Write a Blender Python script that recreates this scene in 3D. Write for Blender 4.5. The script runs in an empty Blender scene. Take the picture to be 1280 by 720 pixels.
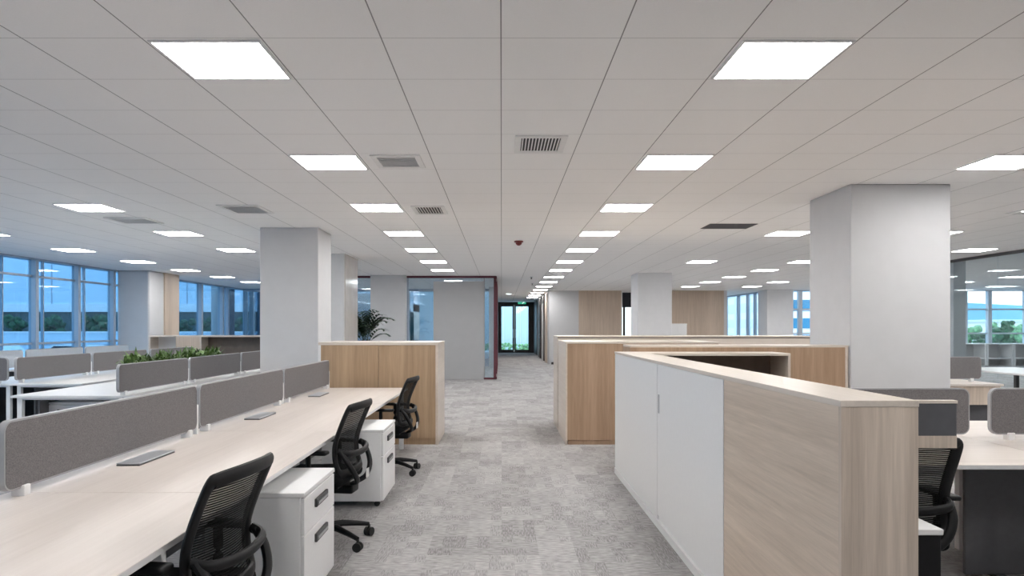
import bpy, bmesh, math, random
from mathutils import Vector, Matrix
random.seed(7)
SC = bpy.context.scene
COL = SC.collection
PI = math.pi

# ---------------------------------------------------------------- camera, world, exposure
CAM_Z = 1.46
cd = bpy.data.cameras.new('camera')
cd.sensor_width = 36.0
cd.lens = 920.0 / 1280.0 * 36.0
cd.shift_x = 13.0 / 1280.0
cd.shift_y = 49.0 / 1280.0
cd.clip_start = 0.05
cd.clip_end = 600
cam = bpy.data.objects.new('camera', cd)
cam.location = (0, 0, CAM_Z)
cam.rotation_euler = (PI / 2, 0, 0)
COL.objects.link(cam)
SC.camera = cam

W = bpy.data.worlds.new('overcast_sky')
SC.world = W
W.use_nodes = True
wn = W.node_tree
bg = wn.nodes['Background']
tc = wn.nodes.new('ShaderNodeTexCoord')
sx = wn.nodes.new('ShaderNodeSeparateXYZ')
rp = wn.nodes.new('ShaderNodeValToRGB')
wn.links.new(tc.outputs['Generated'], sx.inputs[0])
wn.links.new(sx.outputs['Z'], rp.inputs[0])
rp.color_ramp.elements[0].position = 0.0
rp.color_ramp.elements[0].color = (1.0, .985, .97, 1)
rp.color_ramp.elements[1].position = 0.6
rp.color_ramp.elements[1].color = (.80, .90, 1.0, 1)
wn.links.new(rp.outputs[0], bg.inputs['Color'])
bg.inputs['Strength'].default_value = 1.25

SC.view_settings.view_transform = 'Standard'
SC.view_settings.look = 'None'
SC.view_settings.gamma = 1.0
SC.view_settings.use_curve_mapping = False
SC.view_settings.exposure = 1.64
LIGHT_STRENGTH = 9.0
LIGHT_COLOR = (1.0, 0.985, 0.97, 1)
SC.cycles.use_denoising = True
SC.cycles.max_bounces = 14
SC.cycles.diffuse_bounces = 8
SC.cycles.glossy_bounces = 4
SC.cycles.transparent_max_bounces = 24
SC.cycles.caustics_reflective = False
SC.cycles.caustics_refractive = False
SC.cycles.sample_clamp_indirect = 4.0

CEIL = 2.895

# ---------------------------------------------------------------- materials
def nt(name):
    m = bpy.data.materials.new(name)
    m.use_nodes = True
    t = m.node_tree
    return m, t, t.nodes['Principled BSDF']

def L(t, a, b): t.links.new(a, b)

def plain(name, col, rough=0.5, metal=0.0, spec=0.5, var=0.03, scale=30.0):
    m, t, b = nt(name)
    n = t.nodes.new('ShaderNodeTexNoise'); n.inputs['Scale'].default_value = scale
    n.inputs['Detail'].default_value = 2
    c = t.nodes.new('ShaderNodeTexCoord')
    L(t, c.outputs['Object'], n.inputs['Vector'])
    r = t.nodes.new('ShaderNodeValToRGB')
    r.color_ramp.elements[0].color = tuple(max(0, x * (1 - var)) for x in col[:3]) + (1,)
    r.color_ramp.elements[1].color = tuple(min(1, x * (1 + var)) for x in col[:3]) + (1,)
    r.color_ramp.elements[0].position = .3
    r.color_ramp.elements[1].position = .7
    L(t, n.outputs['Fac'], r.inputs[0])
    L(t, r.outputs[0], b.inputs['Base Color'])
    b.inputs['Roughness'].default_value = rough
    b.inputs['Metallic'].default_value = metal
    b.inputs['Specular IOR Level'].default_value = spec
    return m

def wood(name, c1, c2, axis='Z', scale=18.0, rough=0.4, plank=0.0, spec=0.4):
    """grain runs along AXIS; PLANK > 0 adds broad tonal strips across the grain"""
    m, t, b = nt(name)
    c = t.nodes.new('ShaderNodeTexCoord')
    mp = t.nodes.new('ShaderNodeMapping')
    s = [scale, scale, scale]; s['XYZ'.index(axis)] = scale * 0.035
    mp.inputs['Scale'].default_value = s
    L(t, c.outputs['Object'], mp.inputs['Vector'])
    n = t.nodes.new('ShaderNodeTexNoise')
    n.inputs['Scale'].default_value = 1.6; n.inputs['Detail'].default_value = 5; n.inputs['Roughness'].default_value = .6
    n.inputs['Distortion'].default_value = .5
    L(t, mp.outputs[0], n.inputs['Vector'])
    n2 = t.nodes.new('ShaderNodeTexNoise')
    n2.inputs['Scale'].default_value = 7.0; n2.inputs['Detail'].default_value = 3
    L(t, mp.outputs[0], n2.inputs['Vector'])
    mx = t.nodes.new('ShaderNodeMath'); mx.operation = 'MULTIPLY_ADD'
    L(t, n2.outputs['Fac'], mx.inputs[0]); mx.inputs[1].default_value = 0.45
    L(t, n.outputs['Fac'], mx.inputs[2])
    src = mx.outputs[0]
    if plank:
        mp2 = t.nodes.new('ShaderNodeMapping')
        s2 = [plank] * 3; s2['XYZ'.index(axis)] = 0.02
        mp2.inputs['Scale'].default_value = s2
        L(t, c.outputs['Object'], mp2.inputs['Vector'])
        n3 = t.nodes.new('ShaderNodeTexNoise'); n3.inputs['Scale'].default_value = 1.0; n3.inputs['Detail'].default_value = 1
        L(t, mp2.outputs[0], n3.inputs['Vector'])
        m3 = t.nodes.new('ShaderNodeMath'); m3.operation = 'MULTIPLY_ADD'
        L(t, n3.outputs['Fac'], m3.inputs[0]); m3.inputs[1].default_value = 0.9
        m3b = t.nodes.new('ShaderNodeMath'); m3b.operation = 'SUBTRACT'
        L(t, src, m3b.inputs[0]); m3b.inputs[1].default_value = 0.45
        L(t, m3b.outputs[0], m3.inputs[2])
        src = m3.outputs[0]
    r = t.nodes.new('ShaderNodeValToRGB')
    r.color_ramp.elements[0].position = .42; r.color_ramp.elements[0].color = tuple(c2) + (1,)
    r.color_ramp.elements[1].position = 1.0; r.color_ramp.elements[1].color = tuple(c1) + (1,)
    L(t, src, r.inputs[0])
    L(t, r.outputs[0], b.inputs['Base Color'])
    b.inputs['Roughness'].default_value = rough
    b.inputs['Specular IOR Level'].default_value = spec
    return m

def glass(name, tint, refl=0.10):
    m = bpy.data.materials.new(name); m.use_nodes = True
    t = m.node_tree; t.nodes.clear()
    o = t.nodes.new('ShaderNodeOutputMaterial')
    tr = t.nodes.new('ShaderNodeBsdfTransparent'); tr.inputs['Color'].default_value = tuple(x ** .5 for x in tint) + (1,)   # two faces per pane
    gl = t.nodes.new('ShaderNodeBsdfGlossy'); gl.inputs['Roughness'].default_value = 0.02
    gl.inputs['Color'].default_value = (.9, .95, 1, 1)
    ge = t.nodes.new('ShaderNodeNewGeometry')
    dt = t.nodes.new('ShaderNodeVectorMath'); dt.operation = 'DOT_PRODUCT'
    L(t, ge.outputs['Normal'], dt.inputs[0]); L(t, ge.outputs['Incoming'], dt.inputs[1])
    c = math_node(t, 'ABSOLUTE', dt.outputs['Value'])
    c = math_node(t, 'SUBTRACT', None, c, va=1.0)
    c = math_node(t, 'POWER', c, vb=5.0)
    c = math_node(t, 'MULTIPLY', c, vb=1.0 - refl)
    ad = t.nodes.new('ShaderNodeMath'); ad.operation = 'ADD'; ad.inputs[1].default_value = refl; ad.use_clamp = True
    L(t, c, ad.inputs[0])
    n = t.nodes.new('ShaderNodeTexNoise'); n.inputs['Scale'].default_value = .4
    bp = t.nodes.new('ShaderNodeBump'); bp.inputs['Strength'].default_value = .01
    L(t, n.outputs['Fac'], bp.inputs['Height']); L(t, bp.outputs[0], gl.inputs['Normal'])
    mx = t.nodes.new('ShaderNodeMixShader')
    L(t, ad.outputs[0], mx.inputs[0])
    L(t, tr.outputs[0], mx.inputs[1]); L(t, gl.outputs[0], mx.inputs[2]); L(t, mx.outputs[0], o.inputs[0])
    return m

def emit(name, col, s):
    m = bpy.data.materials.new(name); m.use_nodes = True
    t = m.node_tree; t.nodes.clear()
    o = t.nodes.new('ShaderNodeOutputMaterial'); e = t.nodes.new('ShaderNodeEmission')
    e.inputs[0].default_value = tuple(col[:3]) + (1,); e.inputs[1].default_value = s
    L(t, e.outputs[0], o.inputs[0])
    return m

def math_node(t, op, a=None, b=None, va=None, vb=None, clamp=False):
    n = t.nodes.new('ShaderNodeMath'); n.operation = op; n.use_clamp = clamp
    if a is not None: L(t, a, n.inputs[0])
    elif va is not None: n.inputs[0].default_value = va
    if b is not None: L(t, b, n.inputs[1])
    elif vb is not None: n.inputs[1].default_value = vb
    return n.outputs[0]

TX, TY, TY0 = 0.595, 0.6075, 3.652       # ceiling tile grid

def mat_ceiling():
    m, t, b = nt('ceiling_tiles')
    c = t.nodes.new('ShaderNodeTexCoord'); s = t.nodes.new('ShaderNodeSeparateXYZ')
    L(t, c.outputs['Object'], s.inputs[0])
    def line(out, p, off, w):
        a = math_node(t, 'SUBTRACT', out, vb=off)
        a = math_node(t, 'DIVIDE', a, vb=p)
        a = math_node(t, 'ADD', a, vb=100.5)
        a = math_node(t, 'FRACT', a)
        a = math_node(t, 'SUBTRACT', a, vb=0.5)
        a = math_node(t, 'ABSOLUTE', a)
        return math_node(t, 'LESS_THAN', a, vb=w / 2 / p)
    lx = line(s.outputs['X'], TX, -0.003, 0.0065)
    ly = line(s.outputs['Y'], TY, TY0, 0.0045)
    lx = math_node(t, 'MULTIPLY', lx, vb=0.75)
    ly = math_node(t, 'MULTIPLY', ly, vb=0.5)
    g = math_node(t, 'MAXIMUM', lx, ly)
    n = t.nodes.new('ShaderNodeTexNoise'); n.inputs['Scale'].default_value = 140; n.inputs['Detail'].default_value = 2
    L(t, c.outputs['Object'], n.inputs['Vector'])
    r = t.nodes.new('ShaderNodeValToRGB')
    r.color_ramp.elements[0].color = (.905, .90, .895, 1); r.color_ramp.elements[1].color = (.95, .945, .94, 1)
    L(t, n.outputs['Fac'], r.inputs[0])
    mx = t.nodes.new('ShaderNodeMixRGB'); L(t, g, mx.inputs[0]); L(t, r.outputs[0], mx.inputs[1])
    mx.inputs[2].default_value = (.10, .10, .10, 1)
    L(t, mx.outputs[0], b.inputs['Base Color'])
    b.inputs['Roughness'].default_value = .8; b.inputs['Specular IOR Level'].default_value = .2
    return m

def mat_carpet():
    m, t, b = nt('carpet_tiles')
    c = t.nodes.new('ShaderNodeTexCoord')
    def mapped(sc):
        mp = t.nodes.new('ShaderNodeMapping'); mp.inputs['Scale'].default_value = sc
        L(t, c.outputs['Object'], mp.inputs['Vector']); return mp.outputs[0]
    def cell(sc):
        f = t.nodes.new('ShaderNodeVectorMath'); f.operation = 'FLOOR'
        L(t, mapped(sc), f.inputs[0])
        w = t.nodes.new('ShaderNodeTexWhiteNoise'); w.noise_dimensions = '2D'
        L(t, f.outputs[0], w.inputs['Vector']); return w.outputs['Value']
    def noise(sc):
        n = t.nodes.new('ShaderNodeTexNoise'); n.inputs['Scale'].default_value = 1; n.inputs['Detail'].default_value = 3
        L(t, mapped(sc), n.inputs['Vector']); return n.outputs['Fac']
    big = cell((4.1667, 2.3333, 1)); small = cell((12.5, 7.0, 1))
    sx_ = noise((16, 60, 1)); sy_ = noise((130, 16, 1)); fine = noise((260, 260, 1))
    pick = math_node(t, 'GREATER_THAN', small, vb=.66)
    mixs = t.nodes.new('ShaderNodeMix'); L(t, pick, mixs.inputs[0]); L(t, sx_, mixs.inputs[2]); L(t, sy_, mixs.inputs[3])
    v = math_node(t, 'MULTIPLY', mixs.outputs[0], vb=.80)
    v = math_node(t, 'ADD', v, math_node(t, 'MULTIPLY', big, vb=.13))
    v = math_node(t, 'ADD', v, math_node(t, 'MULTIPLY', pick, vb=-.09))
    v = math_node(t, 'ADD', v, math_node(t, 'MULTIPLY', small, vb=.07))
    v = math_node(t, 'ADD', v, math_node(t, 'MULTIPLY', fine, vb=.18))
    r = t.nodes.new('ShaderNodeValToRGB')
    r.color_ramp.elements[0].position = .32; r.color_ramp.elements[0].color = (.20, .192, .19, 1)
    r.color_ramp.elements[1].position = .86; r.color_ramp.elements[1].color = (.56, .545, .54, 1)
    L(t, v, r.inputs[0]); L(t, r.outputs[0], b.inputs['Base Color'])
    b.inputs['Roughness'].default_value = .95; b.inputs['Specular IOR Level'].default_value = .1
    return m

def mat_mesh():
    m = bpy.data.materials.new('black_mesh_fabric'); m.use_nodes = True
    t = m.node_tree; b = t.nodes['Principled BSDF']; o = t.nodes['Material Output']
    b.inputs['Base Color'].default_value = (.006, .006, .0065, 1); b.inputs['Roughness'].default_value = .8; b.inputs['Specular IOR Level'].default_value = .15
    c = t.nodes.new('ShaderNodeTexCoord'); s = t.nodes.new('ShaderNodeSeparateXYZ'); L(t, c.outputs['Object'], s.inputs[0])
    z = math_node(t, 'FRACT', math_node(t, 'MULTIPLY', s.outputs['Z'], vb=105.0))
    h = math_node(t, 'GREATER_THAN', z, vb=.62)
    tr = t.nodes.new('ShaderNodeBsdfTransparent')
    mx = t.nodes.new('ShaderNodeMixShader')
    f = math_node(t, 'MULTIPLY', h, vb=.26)
    L(t, f, mx.inputs[0]); L(t, b.outputs[0], mx.inputs[1]); L(t, tr.outputs[0], mx.inputs[2]); L(t, mx.outputs[0], o.inputs[0])
    return m

def mat_fabric():
    m, t, b = nt('grey_screen_fabric')
    c = t.nodes.new('ShaderNodeTexCoord')
    n = t.nodes.new('ShaderNodeTexNoise'); n.inputs['Scale'].default_value = 1; n.inputs['Detail'].default_value = 2
    mp = t.nodes.new('ShaderNodeMapping'); mp.inputs['Scale'].default_value = (160, 160, 260)
    L(t, c.outputs['Object'], mp.inputs[0]); L(t, mp.outputs[0], n.inputs['Vector'])
    r = t.nodes.new('ShaderNodeValToRGB')
    r.color_ramp.elements[0].color = (.13, .125, .128, 1); r.color_ramp.elements[1].color = (.225, .215, .218, 1)
    r.color_ramp.elements[0].position = .3; r.color_ramp.elements[1].position = .7
    L(t, n.outputs['Fac'], r.inputs[0]); L(t, r.outputs[0], b.inputs['Base Color'])
    b.inputs['Roughness'].default_value = .9; b.inputs['Specular IOR Level'].default_value = .15
    return m

M = dict(
    ceiling=mat_ceiling(), carpet=mat_carpet(), mesh=mat_mesh(), fabric=mat_fabric(),
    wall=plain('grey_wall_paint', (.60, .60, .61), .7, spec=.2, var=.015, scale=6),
    wallwhite=plain('white_wall_and_lit_column', (.80, .80, .81), .7, spec=.2, var=.015, scale=6),
    panelgrey=plain('grey_wall_panel', (.56, .56, .565), .6, spec=.3, var=.015, scale=5),
    panelmid=plain('mid_grey_wall_panel', (.42, .42, .425), .6, spec=.3, var=.015, scale=5),
    beige=plain('beige_gloss_panel', (.56, .52, .49), .12, spec=.6, var=.05, scale=4),
    white=plain('white_laminate', (.80, .80, .80), .35, var=.01),
    whitemetal=plain('white_powder_coat', (.78, .78, .78), .4, var=.01),
    lightmetal=plain('light_grey_metal', (.38, .385, .40), .4, metal=.2, var=.02),
    darkgrey=plain('dark_grey_plastic', (.075, .075, .078), .5, var=.05),
    modesty=plain('graphite_panel', (.10, .10, .108), .55, var=.05),
    black=plain('black_plastic', (.008, .008, .009), .5, spec=.25, var=.1),
    blackfab=plain('black_upholstery', (.009, .009, .010), .9, spec=.1, var=.3, scale=200),
    rubber=plain('black_rubber', (.012, .012, .012), .7, var=.1),
    red=plain('dark_red_frame', (.115, .022, .034), .4, var=.05),
    brownframe=plain('dark_brown_frame', (.035, .026, .024), .45, var=.05),
    mullion=plain('blue_grey_aluminium', (.36, .42, .50), .35, metal=.3, var=.03),
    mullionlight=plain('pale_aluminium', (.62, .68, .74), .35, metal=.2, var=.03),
    oak=wood('oak_veneer', (.50, .355, .225), (.32, .215, .13), 'Z', 14, .45, plank=6),
    oakred=wood('reddish_oak_veneer', (.47, .325, .22), (.33, .215, .135), 'Z', 22, .45, plank=5),
    oakwall=wood('oak_wall_panel', (.66, .54, .435), (.50, .40, .315), 'Z', 16, .5, plank=2),
    ashY=wood('ash_veneer_lengthwise', (.68, .565, .46), (.50, .405, .32), 'Y', 26, .45, plank=7),
    ashZ=wood('ash_veneer_upright', (.72, .61, .51), (.48, .395, .32), 'Z', 26, .45, plank=9),
    topY=wood('pale_maple_lengthwise', (.68, .61, .54), (.56, .49, .42), 'Y', 12, .33, plank=3, spec=.5),
    topX=wood('pale_maple_crosswise', (.70, .63, .56), (.58, .51, .44), 'X', 12, .33, plank=3, spec=.5),
    desk=wood('pale_maple_desk', (.68, .615, .57), (.575, .51, .465), 'Y', 8, .38, plank=2.5, spec=.4),
    deskX=wood('pale_maple_desk_crosswise', (.70, .64, .59), (.60, .535, .49), 'X', 8, .38, plank=2.5, spec=.4),
    deskwhite=plain('white_desk_laminate', (.76, .75, .74), .3, var=.02),
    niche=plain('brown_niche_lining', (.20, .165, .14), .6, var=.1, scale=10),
    glassL=glass('blue_facade_glass', (.15, .33, .52), .06),
    glassR=glass('clear_facade_glass', (.70, .86, .96), .05),
    glassP=glass('partition_glass', (.78, .87, .91), .04),
    glassD=glass('grey_facade_glass', (.26, .34, .40), .06),
    glassO=glass('office_glass', (.70, .80, .86), .10),
    silver=plain('silver_plate', (.55, .57, .60), .3, metal=.5, var=.02),
    diffuser=emit('lit_diffuser', LIGHT_COLOR, LIGHT_STRENGTH),
    ventgrey=plain('vent_grey', (.80, .80, .79), .5, var=.02),
    ventdark=plain('vent_shadow_black', (.02, .02, .02), .7, var=.1),
    leaf=plain('green_leaf', (.085, .16, .035), .5, var=.5, scale=25),
    palm=plain('dark_palm_leaf', (.022, .05, .018), .45, var=.4, scale=10),
    soil=plain('brown_soil', (.05, .035, .025), .9, var=.3),
    potwhite=plain('white_ceramic', (.7, .7, .69), .35, var=.02),
    detred=plain('detector_red', (.22, .03, .025), .4, var=.1),
    tree=plain('tree_leaf', (.022, .085, .03), .7, var=.6, scale=6),
    treelight=plain('light_tree_leaf', (.16, .34, .16), .7, var=.5, scale=6),
    bark=plain('tree_bark', (.08, .06, .045), .9, var=.3),
    paleblue=plain('pale_blue_cladding', (.62, .76, .88), .5, var=.03, scale=.5),
    bldwhite=plain('white_cladding', (.84, .88, .92), .6, var=.02, scale=.5),
    bldglass=plain('blue_strip_glass', (.05, .22, .38), .15, var=.3, scale=.4),
    darkstrip=plain('dark_green_strip_glass', (.02, .075, .08), .2, var=.3, scale=.3),
    concrete=plain('bare_concrete', (.34, .35, .36), .8, var=.1, scale=4),
    paving=plain('street_paving', (.30, .33, .36), .9, var=.1, scale=.5),
    hill=plain('far_hill', (.12, .30, .42), .9, var=.2, scale=.05),
    cyanwall=plain('pale_cyan_wall', (.42, .55, .62), .6, var=.02, scale=.5),
    exitgreen=emit('lit_green_sign', (.05, .45, .28), 0.30),
    exitwhite=emit('lit_white_symbol', (.9, 1.0, .95), .6),
    downlight=emit('lit_downlight', (.75, .95, 1.0), 4.0),
    blind=plain('dark_roller_blind', (.02, .021, .028), .8, var=.1),
    carwhite=plain('white_car_paint', (.8, .82, .84), .25, var=.01),
    tag=plain('white_paper_tag', (.65, .64, .62), .6, var=.03),
)

# ---------------------------------------------------------------- mesh helpers
def bx(bm, x0, x1, y0, y1, z0, z1, bev=0.0, seg=2, mi=0):
    t = bmesh.new()
    bmesh.ops.create_cube(t, size=1.0)
    for v in t.verts:
        v.co = Vector((x0 + (v.co.x + .5) * (x1 - x0), y0 + (v.co.y + .5) * (y1 - y0), z0 + (v.co.z + .5) * (z1 - z0)))
    if bev > 0:
        bmesh.ops.bevel(t, geom=list(t.edges), offset=bev, segments=seg, profile=.5, affect='EDGES')
    for f in t.faces: f.material_index = mi
    join(bm, t)

def join(bm, t, mat=None):
    if mat is not None: bmesh.ops.transform(t, matrix=mat, verts=t.verts)
    me = bpy.data.meshes.new('tmp'); t.to_mesh(me); t.free()
    bm.from_mesh(me); bpy.data.meshes.remove(me)

def box(*a, **k):
    bm = bmesh.new(); bx(bm, *a, **k); return bm

def prism(bm, pts, axis, a0, a1, mi=0):
    """extrude a closed 2-D outline (u,v) along AXIS from a0 to a1; u,v are the two other axes in order"""
    def P(u, v, a):
        return Vector((a, u, v)) if axis == 'X' else Vector((u, a, v)) if axis == 'Y' else Vector((u, v, a))
    A = [bm.verts.new(P(u, v, a0)) for u, v in pts]
    B = [bm.verts.new(P(u, v, a1)) for u, v in pts]
    n = len(pts)
    fs = [bm.faces.new(A), bm.faces.new(B[::-1])]
    for i in range(n):
        fs.append(bm.faces.new((A[i], B[i], B[(i + 1) % n], A[(i + 1) % n])))
    for f in fs: f.material_index = mi
    bmesh.ops.recalc_face_normals(bm, faces=fs)
    return fs

def rrect(u0, u1, v0, v1, r, n=6):
    out = []
    for cu, cv, a0 in ((u1 - r, v1 - r, 0), (u0 + r, v1 - r, 90), (u0 + r, v0 + r, 180), (u1 - r, v0 + r, 270)):
        for k in range(n + 1):
            a = math.radians(a0 + 90 * k / n)
            out.append((cu + r * math.cos(a), cv + r * math.sin(a)))
    return out

def catmull(pts, n=6, closed=False):
    P = [Vector(p) for p in pts]; out = []
    N = len(P); rng = range(N if closed else N - 1)
    for i in rng:
        p0 = P[(i - 1) % N] if closed or i > 0 else P[0]
        p1 = P[i]; p2 = P[(i + 1) % N]
        p3 = P[(i + 2) % N] if closed or i + 2 < N else P[-1]
        for k in range(n):
            t = k / n
            out.append(.5 * ((2 * p1) + (-p0 + p2) * t + (2 * p0 - 5 * p1 + 4 * p2 - p3) * t * t + (-p0 + 3 * p1 - 3 * p2 + p3) * t ** 3))
    if not closed: out.append(P[-1])
    return out

def tube(bm, pts, r, seg=8, closed=False, flat=1.0, radii=None, up=Vector((0, 0, 1))):
    """sweep an ellipse (r, r*flat) along a polyline"""
    P = [Vector(p) for p in pts]; N = len(P); rings = []
    for i, p in enumerate(P):
        a = P[(i - 1) % N] if closed or i > 0 else p
        b = P[(i + 1) % N] if closed or i < N - 1 else p
        d = (b - a).normalized()
        s = d.cross(up)
        if s.length < 1e-4: s = d.cross(Vector((0, 1, 0)))
        s.normalize(); u = s.cross(d).normalized()
        rr = radii[i] if radii else r
        rings.append([bm.verts.new(p + s * rr * math.cos(2 * PI * k / seg) + u * rr * flat * math.sin(2 * PI * k / seg)) for k in range(seg)])
    for i in range(N if closed else N - 1):
        A = rings[i]; B = rings[(i + 1) % N]
        for k in range(seg):
            bm.faces.new((A[k], A[(k + 1) % seg], B[(k + 1) % seg], B[k]))
    if not closed:
        bm.faces.new(rings[0][::-1]); bm.faces.new(rings[-1])
    bmesh.ops.recalc_face_normals(bm, faces=bm.faces)

def cyl(bm, c, r, h, axis='Z', seg=20, r2=None):
    t = bmesh.new()
    bmesh.ops.create_cone(t, cap_ends=True, segments=seg, radius1=r, radius2=r if r2 is None else r2, depth=h)
    mt = Matrix.Translation(Vector(c))
    if axis == 'X': mt = mt @ Matrix.Rotation(PI / 2, 4, 'Y')
    if axis == 'Y': mt = mt @ Matrix.Rotation(PI / 2, 4, 'X')
    join(bm, t, mt)

def ob(name, bm, mats, parent=None, loc=(0, 0, 0), smooth=False):
    me = bpy.data.meshes.new(name)
    bmesh.ops.recalc_face_normals(bm, faces=bm.faces)
    bm.to_mesh(me); bm.free()
    for mt in (mats if isinstance(mats, (list, tuple)) else [mats]): me.materials.append(M[mt])
    if smooth:
        for p in me.polygons: p.use_smooth = True
        try: me.set_sharp_from_angle(angle=math.radians(35))
        except Exception: pass
    o = bpy.data.objects.new(name, me); COL.objects.link(o)
    o.location = loc
    if parent: o.parent = parent
    return o

def tag(o, label, cat, group=None):
    o['label'] = label; o['category'] = cat
    if group: o['group'] = group
    return o

def thing(name, label, cat, loc=(0, 0, 0), rz=0.0, group=None):
    o = bpy.data.objects.new(name, None); COL.objects.link(o)
    o.empty_display_size = .1
    o.location = loc; o.rotation_euler = (0, 0, rz)
    return tag(o, label, cat, group)

def struct(name, bm, mats, parent=None, smooth=False):
    o = ob(name, bm, mats, parent, smooth=smooth)
    if parent is None: o['kind'] = 'structure'
    return o

def copy_tree(o, parent=None):
    c = o.copy(); COL.objects.link(c)
    if parent: c.parent = parent
    for ch in list(o.children): copy_tree(ch, c)
    return c

def place(proto, first, loc, rz, label, group=None):
    o = proto if first else copy_tree(proto)
    o.location = loc; o.rotation_euler = (0, 0, rz); o['label'] = label
    if group: o['group'] = group
    return o

ORD = ['first', 'second', 'third', 'fourth', 'fifth', 'sixth', 'seventh', 'eighth', 'ninth', 'tenth', 'eleventh', 'twelfth', 'thirteenth', 'fourteenth', 'fifteenth', 'sixteenth']

# ================================================================ STRUCTURE
XL, XR = -9.75, 9.62          # left facade, right glass partition
struct('floor', box(-10.2, 21.5, -4, 42.6, -.15, 0), 'carpet')
bm = bmesh.new()
bx(bm, -10.2, 21.5, -4, 28.7, CEIL, CEIL + .25)
bx(bm, 3.1, 8.5, 28.7, 29.2, CEIL, CEIL + .25)
bx(bm, -.45, 3.1, 28.7, 42.6, CEIL, CEIL + .25)
bx(bm, 8.5, 10.6, 28.7, 36.4, CEIL, CEIL + .25)
struct('ceiling', bm, 'ceiling')
struct('wall_back', box(-10.2, 21.5, -4.2, -4, -.15, CEIL + .25), 'wallwhite')
struct('wall_right', box(21.5, 21.7, -4.2, 28.8, -.15, CEIL + .25), 'wallwhite')

def column(name, x0, x1, y0, y1, mat='wall'):
    return struct(name, box(x0, x1, y0, y1, 0, CEIL, bev=.008, seg=1), mat)
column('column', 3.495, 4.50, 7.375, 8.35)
column('column', -3.48, -2.64, 10.6, 11.4)
c2 = column('column', -3.90, -3.07, 14.35, 15.6)
struct('panel', box(-3.07, -3.05, 14.37, 15.6, 0, CEIL - .003), 'beige', c2)
column('column', 3.585, 4.49, 19.4, 20.4, 'wallwhite')  # lighter colour makes up for weak light on this far column
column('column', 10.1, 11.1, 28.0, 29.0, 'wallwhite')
column('column', 9.70, 9.97, 15.8, 16.6, 'wall')
cl = struct('column', box(-9.72, -8.9, 18.6, 19.42, 0, CEIL, bev=.05, seg=3), 'wall')
struct('panel', box(-9.72, -8.88, 19.42, 20.27, 0, CEIL - .003), 'oakwall', cl)

# ---- left facade: long glazed wall running away from the camera, with deep fins
def facade_x(name, x, ys, y0, y1, z0, z1, fin_w, fin_d, transoms, gm, mm, side=1):
    """glazed wall in the plane X = x; fins stand on the inner side (side = +1 means inside is +X)"""
    bm = bmesh.new()
    bx(bm, x - .06, x + .06, y0, y1, 0, z0)
    bx(bm, x - .06, x + .06, y0, y1, z1, CEIL)
    w = struct(name, bm, mm)
    for y, fw in ys:
        fd = fin_d if fw > .05 else .015
        ob('mullion', box(x - .05 if side > 0 else x - fd, x + fd if side > 0 else x + .05, y - fw / 2, y + fw / 2, z0, z1, bev=.006, seg=1), mm, w)
    for z in transoms:
        ob('transom', box(x - .03, x + .03, y0, y1, z - .022, z + .022), mm, w)
    ob('pane', box(x - .012, x + .012, y0, y1, z0, z1), gm, w)
    return w
facade_x('window_1', XL, [(y, .10) for y in (-2.2, -.65, .9, 2.45, 4.0, 5.5, 7.05, 8.6, 10.1, 11.6)] + [(13.05, .1), (14.37, .03), (15.29, .10), (15.65, .03), (16.82, .10), (17.2, .03), (18.35, .10)],
         -4, 18.72, .12, 2.86, .2, .11, (1.12, 2.52), 'glassL', 'mullion')
facade_x('window_2', XL, [(23.7, .12), (25.5, .12), (26.0, .06), (27.9, .06), (28.6, .10), (29.6, .12)],
         20.27, 31.5, .12, 2.86, .2, .12, (1.12,), 'glassL', 'mullion')
struct('wall_end', box(-9.8, -4.6, 31.5, 31.7, 0, CEIL), 'wall')
cp = bmesh.new(); cyl(cp, (-10.6, 28.0, 3), .42, 14, seg=32)
struct('pillar', cp, 'concrete', smooth=True)

# ---- glazed meeting room beside the corridor
YG = 20.6
struct('wall_office', box(-3.61, -2.65, YG - .35, YG + .1, 0, CEIL), 'panelgrey')
bm = bmesh.new()
bx(bm, -4.6, -.16, YG - .04, YG + .04, 2.835, CEIL)
bx(bm, -4.6, -.16, YG - .04, YG + .04, 0, .05)
bx(bm, -.22, -.157, YG - .04, YG + .05, 0, CEIL)
w3 = struct('window_3', bm, 'red')
for a, b in ((-4.6, -3.61), (-2.65, -.22)):
    ob('pane', box(a, b, YG - .008, YG + .008, .05, 2.835), 'glassO', w3)
ob('mullion', box(-2.65, -2.60, YG - .03, YG + .03, .05, 2.835), 'mullion', w3)
ob('mullion', box(-.50, -.47, YG - .03, YG + .03, .05, 2.835), 'lightmetal', w3)
struct('wall_meeting', box(-1.90, -.50, YG - .09, YG - .045, 0, 2.735), 'panelmid')
bm = bmesh.new()
for y in (22.0, 23.4, 24.8, 26.2):
    bx(bm, -.22, -.135, y - .03, y + .03, 0, CEIL)
bx(bm, -.22, -.135, YG + .05, 26.2, 2.82, CEIL)
bx(bm, -.22, -.135, YG + .05, 26.2, 0, .07)
w4 = struct('window_4', bm, 'red')
ob('pane', box(-.19, -.18, YG + .05, 26.2, .07, 2.82), 'glassO', w4)
struct('wall_corridor', box(-.45, -.20, 26.2, 42.0, 0, CEIL), 'panelgrey')
bm = bmesh.new()
bx(bm, -9.7, -.45, 27.6, 27.75, 0, .3); bx(bm, -9.7, -.45, 27.6, 27.75, 2.8, CEIL)
w5 = struct('window_5', bm, 'mullion')
for x in (-4.4, -3.5, -2.1, -1.3):
    ob('mullion', box(x - .05, x + .05, 27.6, 27.75, .3, 2.8), 'mullion', w5)
ob('pane', box(-9.7, -.45, 27.66, 27.68, .3, 2.8), 'glassD', w5)

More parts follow.
